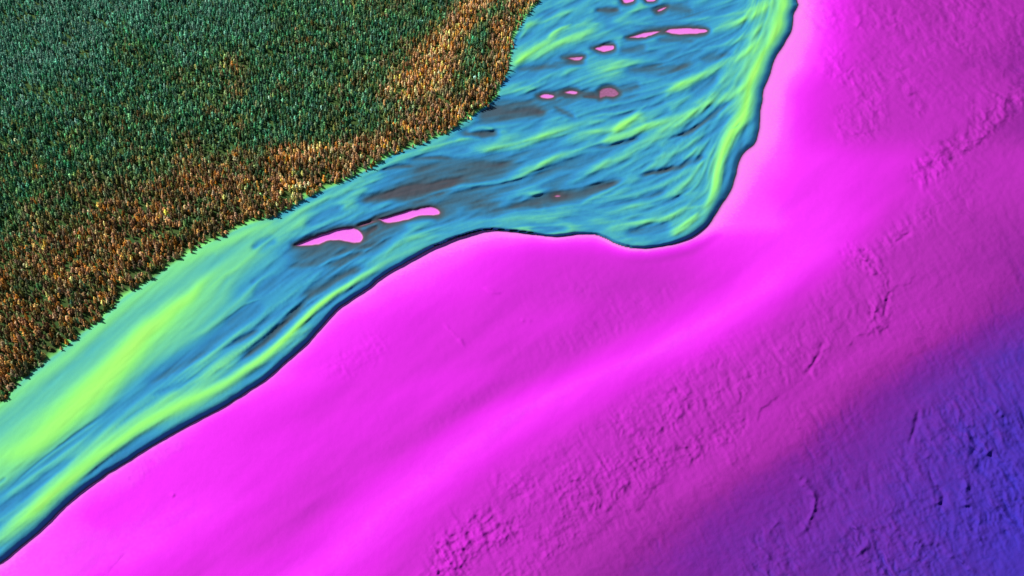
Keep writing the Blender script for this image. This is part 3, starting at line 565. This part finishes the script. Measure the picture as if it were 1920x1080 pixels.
org += .55*np.exp(-(from_edge/18)**2)*sst(520, 700, mx_)
org += .22*sst(560, 760, mx_)*sst(.0,.5,fbm(mx_/60,my_/60,3,333)+.1)
cidx = cidx*(1-np.clip(org,0,1)*.85)+.22*np.clip(org,0,1)*.85
yel = np.clip(blob(545,368,13,2.6,25)+.7*blob(590,290,7,4,10)+.5*blob(172,603,14)+.5*blob(285,490,14)+.4*blob(228,545,16)+.5*blob(820,172,10), 0, 1)
cidx = cidx*(1-yel)+.04*yel
cidx += rng.normal(0, .10, N)+.10*fbm(TX/11, TY/11, 2, 909)*(1-.6*teal)
bright = (.76+.40*np.clip(org,0,1))*np.exp(rng.normal(0, 1, N)*(.58-.26*teal))*(1+.15*teal)*(1+.25*yel)
pal = rng.random(N) < .09; bright[pal] *= 1.5
colr = canopy(cidx, bright); g_ = colr.mean(1, keepdims=True); ds = rng.uniform(.0, .5, (N,1)); colr = colr*(1-ds)+g_*ds
fi = np.clip(np.interp(mx_, ax, np.arange(NX)), 0, NX-1).round().astype(int); fj = np.clip(np.interp(my_, ay, np.arange(NY)), 0, NY-1).round().astype(int)
TZ = H[fj, fi]
# rank by how large each shows
dst = np.sqrt(TX**2+(TY-CAMP[1])**2+CAMP[2]**2)
show = ht/dst*np.where(from_edge < 9, 1.7, np.where(from_edge < 16, 1.25, 1))
inview = (mx_ > 3) & (mx_ < 1917) & (my_ > 4) & (my_ < 1075)
show[~inview] = 0
order = np.argsort(-show); solo = np.zeros(N, bool); solo[order[:300]] = True
# the mass of the wood in one mesh
allv = []; allf = []; allc = []; off = 0
pid = rng.integers(0, len(protos), N); rz = rng.uniform(0, 2*PI, N)
for k in range(len(protos)):
    m = (pid == k) & ~solo; pv, pfc = protos[k]; n = int(m.sum())
    c_, s_ = np.cos(rz[m])[:,None], np.sin(rz[m])[:,None]; w = wdt[m][:,None]; h = ht[m][:,None]
    x = (pv[:,0]*c_-pv[:,1]*s_)*w+TX[m][:,None]; y = (pv[:,0]*s_+pv[:,1]*c_)*w+TY[m][:,None]; z = pv[:,2]*h+TZ[m][:,None]-.2
    V3 = np.stack([x, y, z], -1).reshape(-1,3); allv.append(V3)
    allf.append((pfc[None]+(np.arange(n)*len(pv))[:,None,None]+off).reshape(-1,3)); off += len(V3)
    tipl = (.78+.5*pv[:,2])[None,:,None]; cc = colr[m][:,None,:]*tipl; allc.append(np.concatenate([cc, np.ones(cc.shape[:2]+(1,))], -1).reshape(-1,4))  # highlight painted into the leaf colour: crowns lighten from base to tip
av = np.vstack(allv); af = np.vstack(allf); ac = np.vstack(allc)
me = bpy.data.meshes.new('woodland'); me.vertices.add(len(av)); me.vertices.foreach_set('co', av.astype(np.float32).ravel())
me.loops.add(len(af)*3); me.loops.foreach_set('vertex_index', af.astype(np.int32).ravel()); me.polygons.add(len(af))
me.polygons.foreach_set('loop_start', np.arange(0, len(af)*3, 3, dtype=np.int32)); me.polygons.foreach_set('loop_total', np.full(len(af), 3, np.int32)); me.update(calc_edges=True)
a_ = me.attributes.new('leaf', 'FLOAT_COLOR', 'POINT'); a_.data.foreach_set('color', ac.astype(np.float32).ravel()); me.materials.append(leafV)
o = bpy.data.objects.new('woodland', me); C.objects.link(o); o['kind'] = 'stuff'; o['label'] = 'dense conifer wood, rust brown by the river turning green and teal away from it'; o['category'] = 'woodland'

# single trees: six kinds, then copies
def mesh_obj(name, v, f, m, smoothf=False):
    me = bpy.data.meshes.new(name); me.from_pydata([tuple(p) for p in v], [], [tuple(int(i) for i in q) for q in f]); me.materials.append(m); me.update()
    return me
crowns = []; trunks = []
for k in range(6):
    v, f = spire(8, 10, 700+k, .18+.02*(k % 3)); crowns.append(mesh_obj('crown', v, f, leafO))
    tv = []; tf = []
    for j, (z, r) in enumerate([(-.05,.032),(.02,.022),(.5,.012),(.93,.004)]):
        for s in range(7): tv.append((r*math.cos(s*2*PI/7)*(1+.15*random.random()), r*math.sin(s*2*PI/7), z))
    for j in range(3):
        for s in range(7): tf.append((j*7+s, j*7+(s+1) % 7, j*7+7+(s+1) % 7, j*7+7+s))
    trunks.append(mesh_obj('trunk', tv, tf, bark))
def cname(c):
    return ('yellow-green' if c < .08 else 'golden orange' if c < .2 else 'rust orange' if c < .33 else 'brown' if c < .5 else 'olive green' if c < .62 else 'dark green' if c < .85 else 'teal green')
def place(x):
    for lim, q in [(60,'at the left frame edge'),(140,'beside the lower lime bar'),(230,'left of the lime bar'),(320,'beside the middle lime bar'),(400,'beside the upper lime bar'),(480,'where lime turns teal'),(560,'by the yellow-green clearing'),(640,'right of the yellow-green clearing'),(740,'opposite the slender pink pool'),(850,'where blue channels meet it'),(930,'beside the big brown bar'),(970,'by the lime fan')]:
        if x < lim: return q
    return 'at the top frame edge'
proto = {}
for i in order[:300]:
    k = int(pid[i]) % 6
    if k not in proto:
        root = bpy.data.objects.new('conifer_tree', None); cr = bpy.data.objects.new('crown', crowns[k]); tr = bpy.data.objects.new('trunk', trunks[k])
        proto[k] = (root, cr, tr)
    else:
        root, cr, tr = (q.copy() for q in proto[k])
    for q in (root, cr, tr): C.objects.link(q)
    cr.parent = root; tr.parent = root; root.empty_display_size = 2
    root.location = (TX[i], TY[i], TZ[i]-.2); root.rotation_euler = (0, 0, rz[i]); root.scale = (wdt[i], wdt[i], ht[i])
    cr.color = (*colr[i], 1)
    h_ = 'tall' if ht[i] > 10.5 else 'short' if ht[i] < 8.2 else 'mid-height'
    wd = 'broad' if wdt[i]/ht[i] > .95 else 'narrow' if wdt[i]/ht[i] < .75 else 'pointed'
    br = 'pale ' if bright[i] > 1.45 else 'dull ' if bright[i] < .72 else ''
    rk = 'on the bank edge' if from_edge[i] < 9 else 'just behind the bank' if from_edge[i] < 16 else 'in the second rank' if from_edge[i] < 30 else 'inside the wood'
    root['label'] = f'{h_} {wd} {br}{cname(cidx[i])} conifer {rk}, {place(mx_[i])}'
    root['category'] = 'tree'; root['group'] = 'conifers along the wooded bank'

# ------------------------------------------------------------------ light
AZ = math.radians(298); EL = math.radians(45)    # compass: 0 = up the sheet, clockwise
w = bpy.data.worlds.new('World'); bpy.context.scene.world = w; w.use_nodes = True; nt = w.node_tree
sk = nt.nodes.new('ShaderNodeTexSky'); sk.sky_type = 'NISHITA'; sk.sun_disc = False; sk.sun_elevation = EL; sk.sun_rotation = AZ
nt.links.new(sk.outputs[0], nt.nodes['Background'].inputs[0]); nt.nodes['Background'].inputs[1].default_value = .05
ld = bpy.data.lights.new('sun', 'SUN'); ld.energy = 4.2; ld.angle = math.radians(.5); ld.color = (1, .975, .94)
lo = bpy.data.objects.new('sun', ld); C.objects.link(lo)
dirv = Vector((math.sin(AZ)*math.cos(EL), math.cos(AZ)*math.cos(EL), math.sin(EL))); lo.rotation_euler = dirv.to_track_quat('Z', 'Y').to_euler(); lo.location = dirv*2000
vs = bpy.context.scene.view_settings; vs.view_transform = 'Standard'; vs.look = 'None'; vs.gamma = 1; vs.exposure = .66
bpy.context.scene.cycles.max_bounces = 4
print('TREES', N, 'solo', int(solo.sum()), 'verts', len(verts))
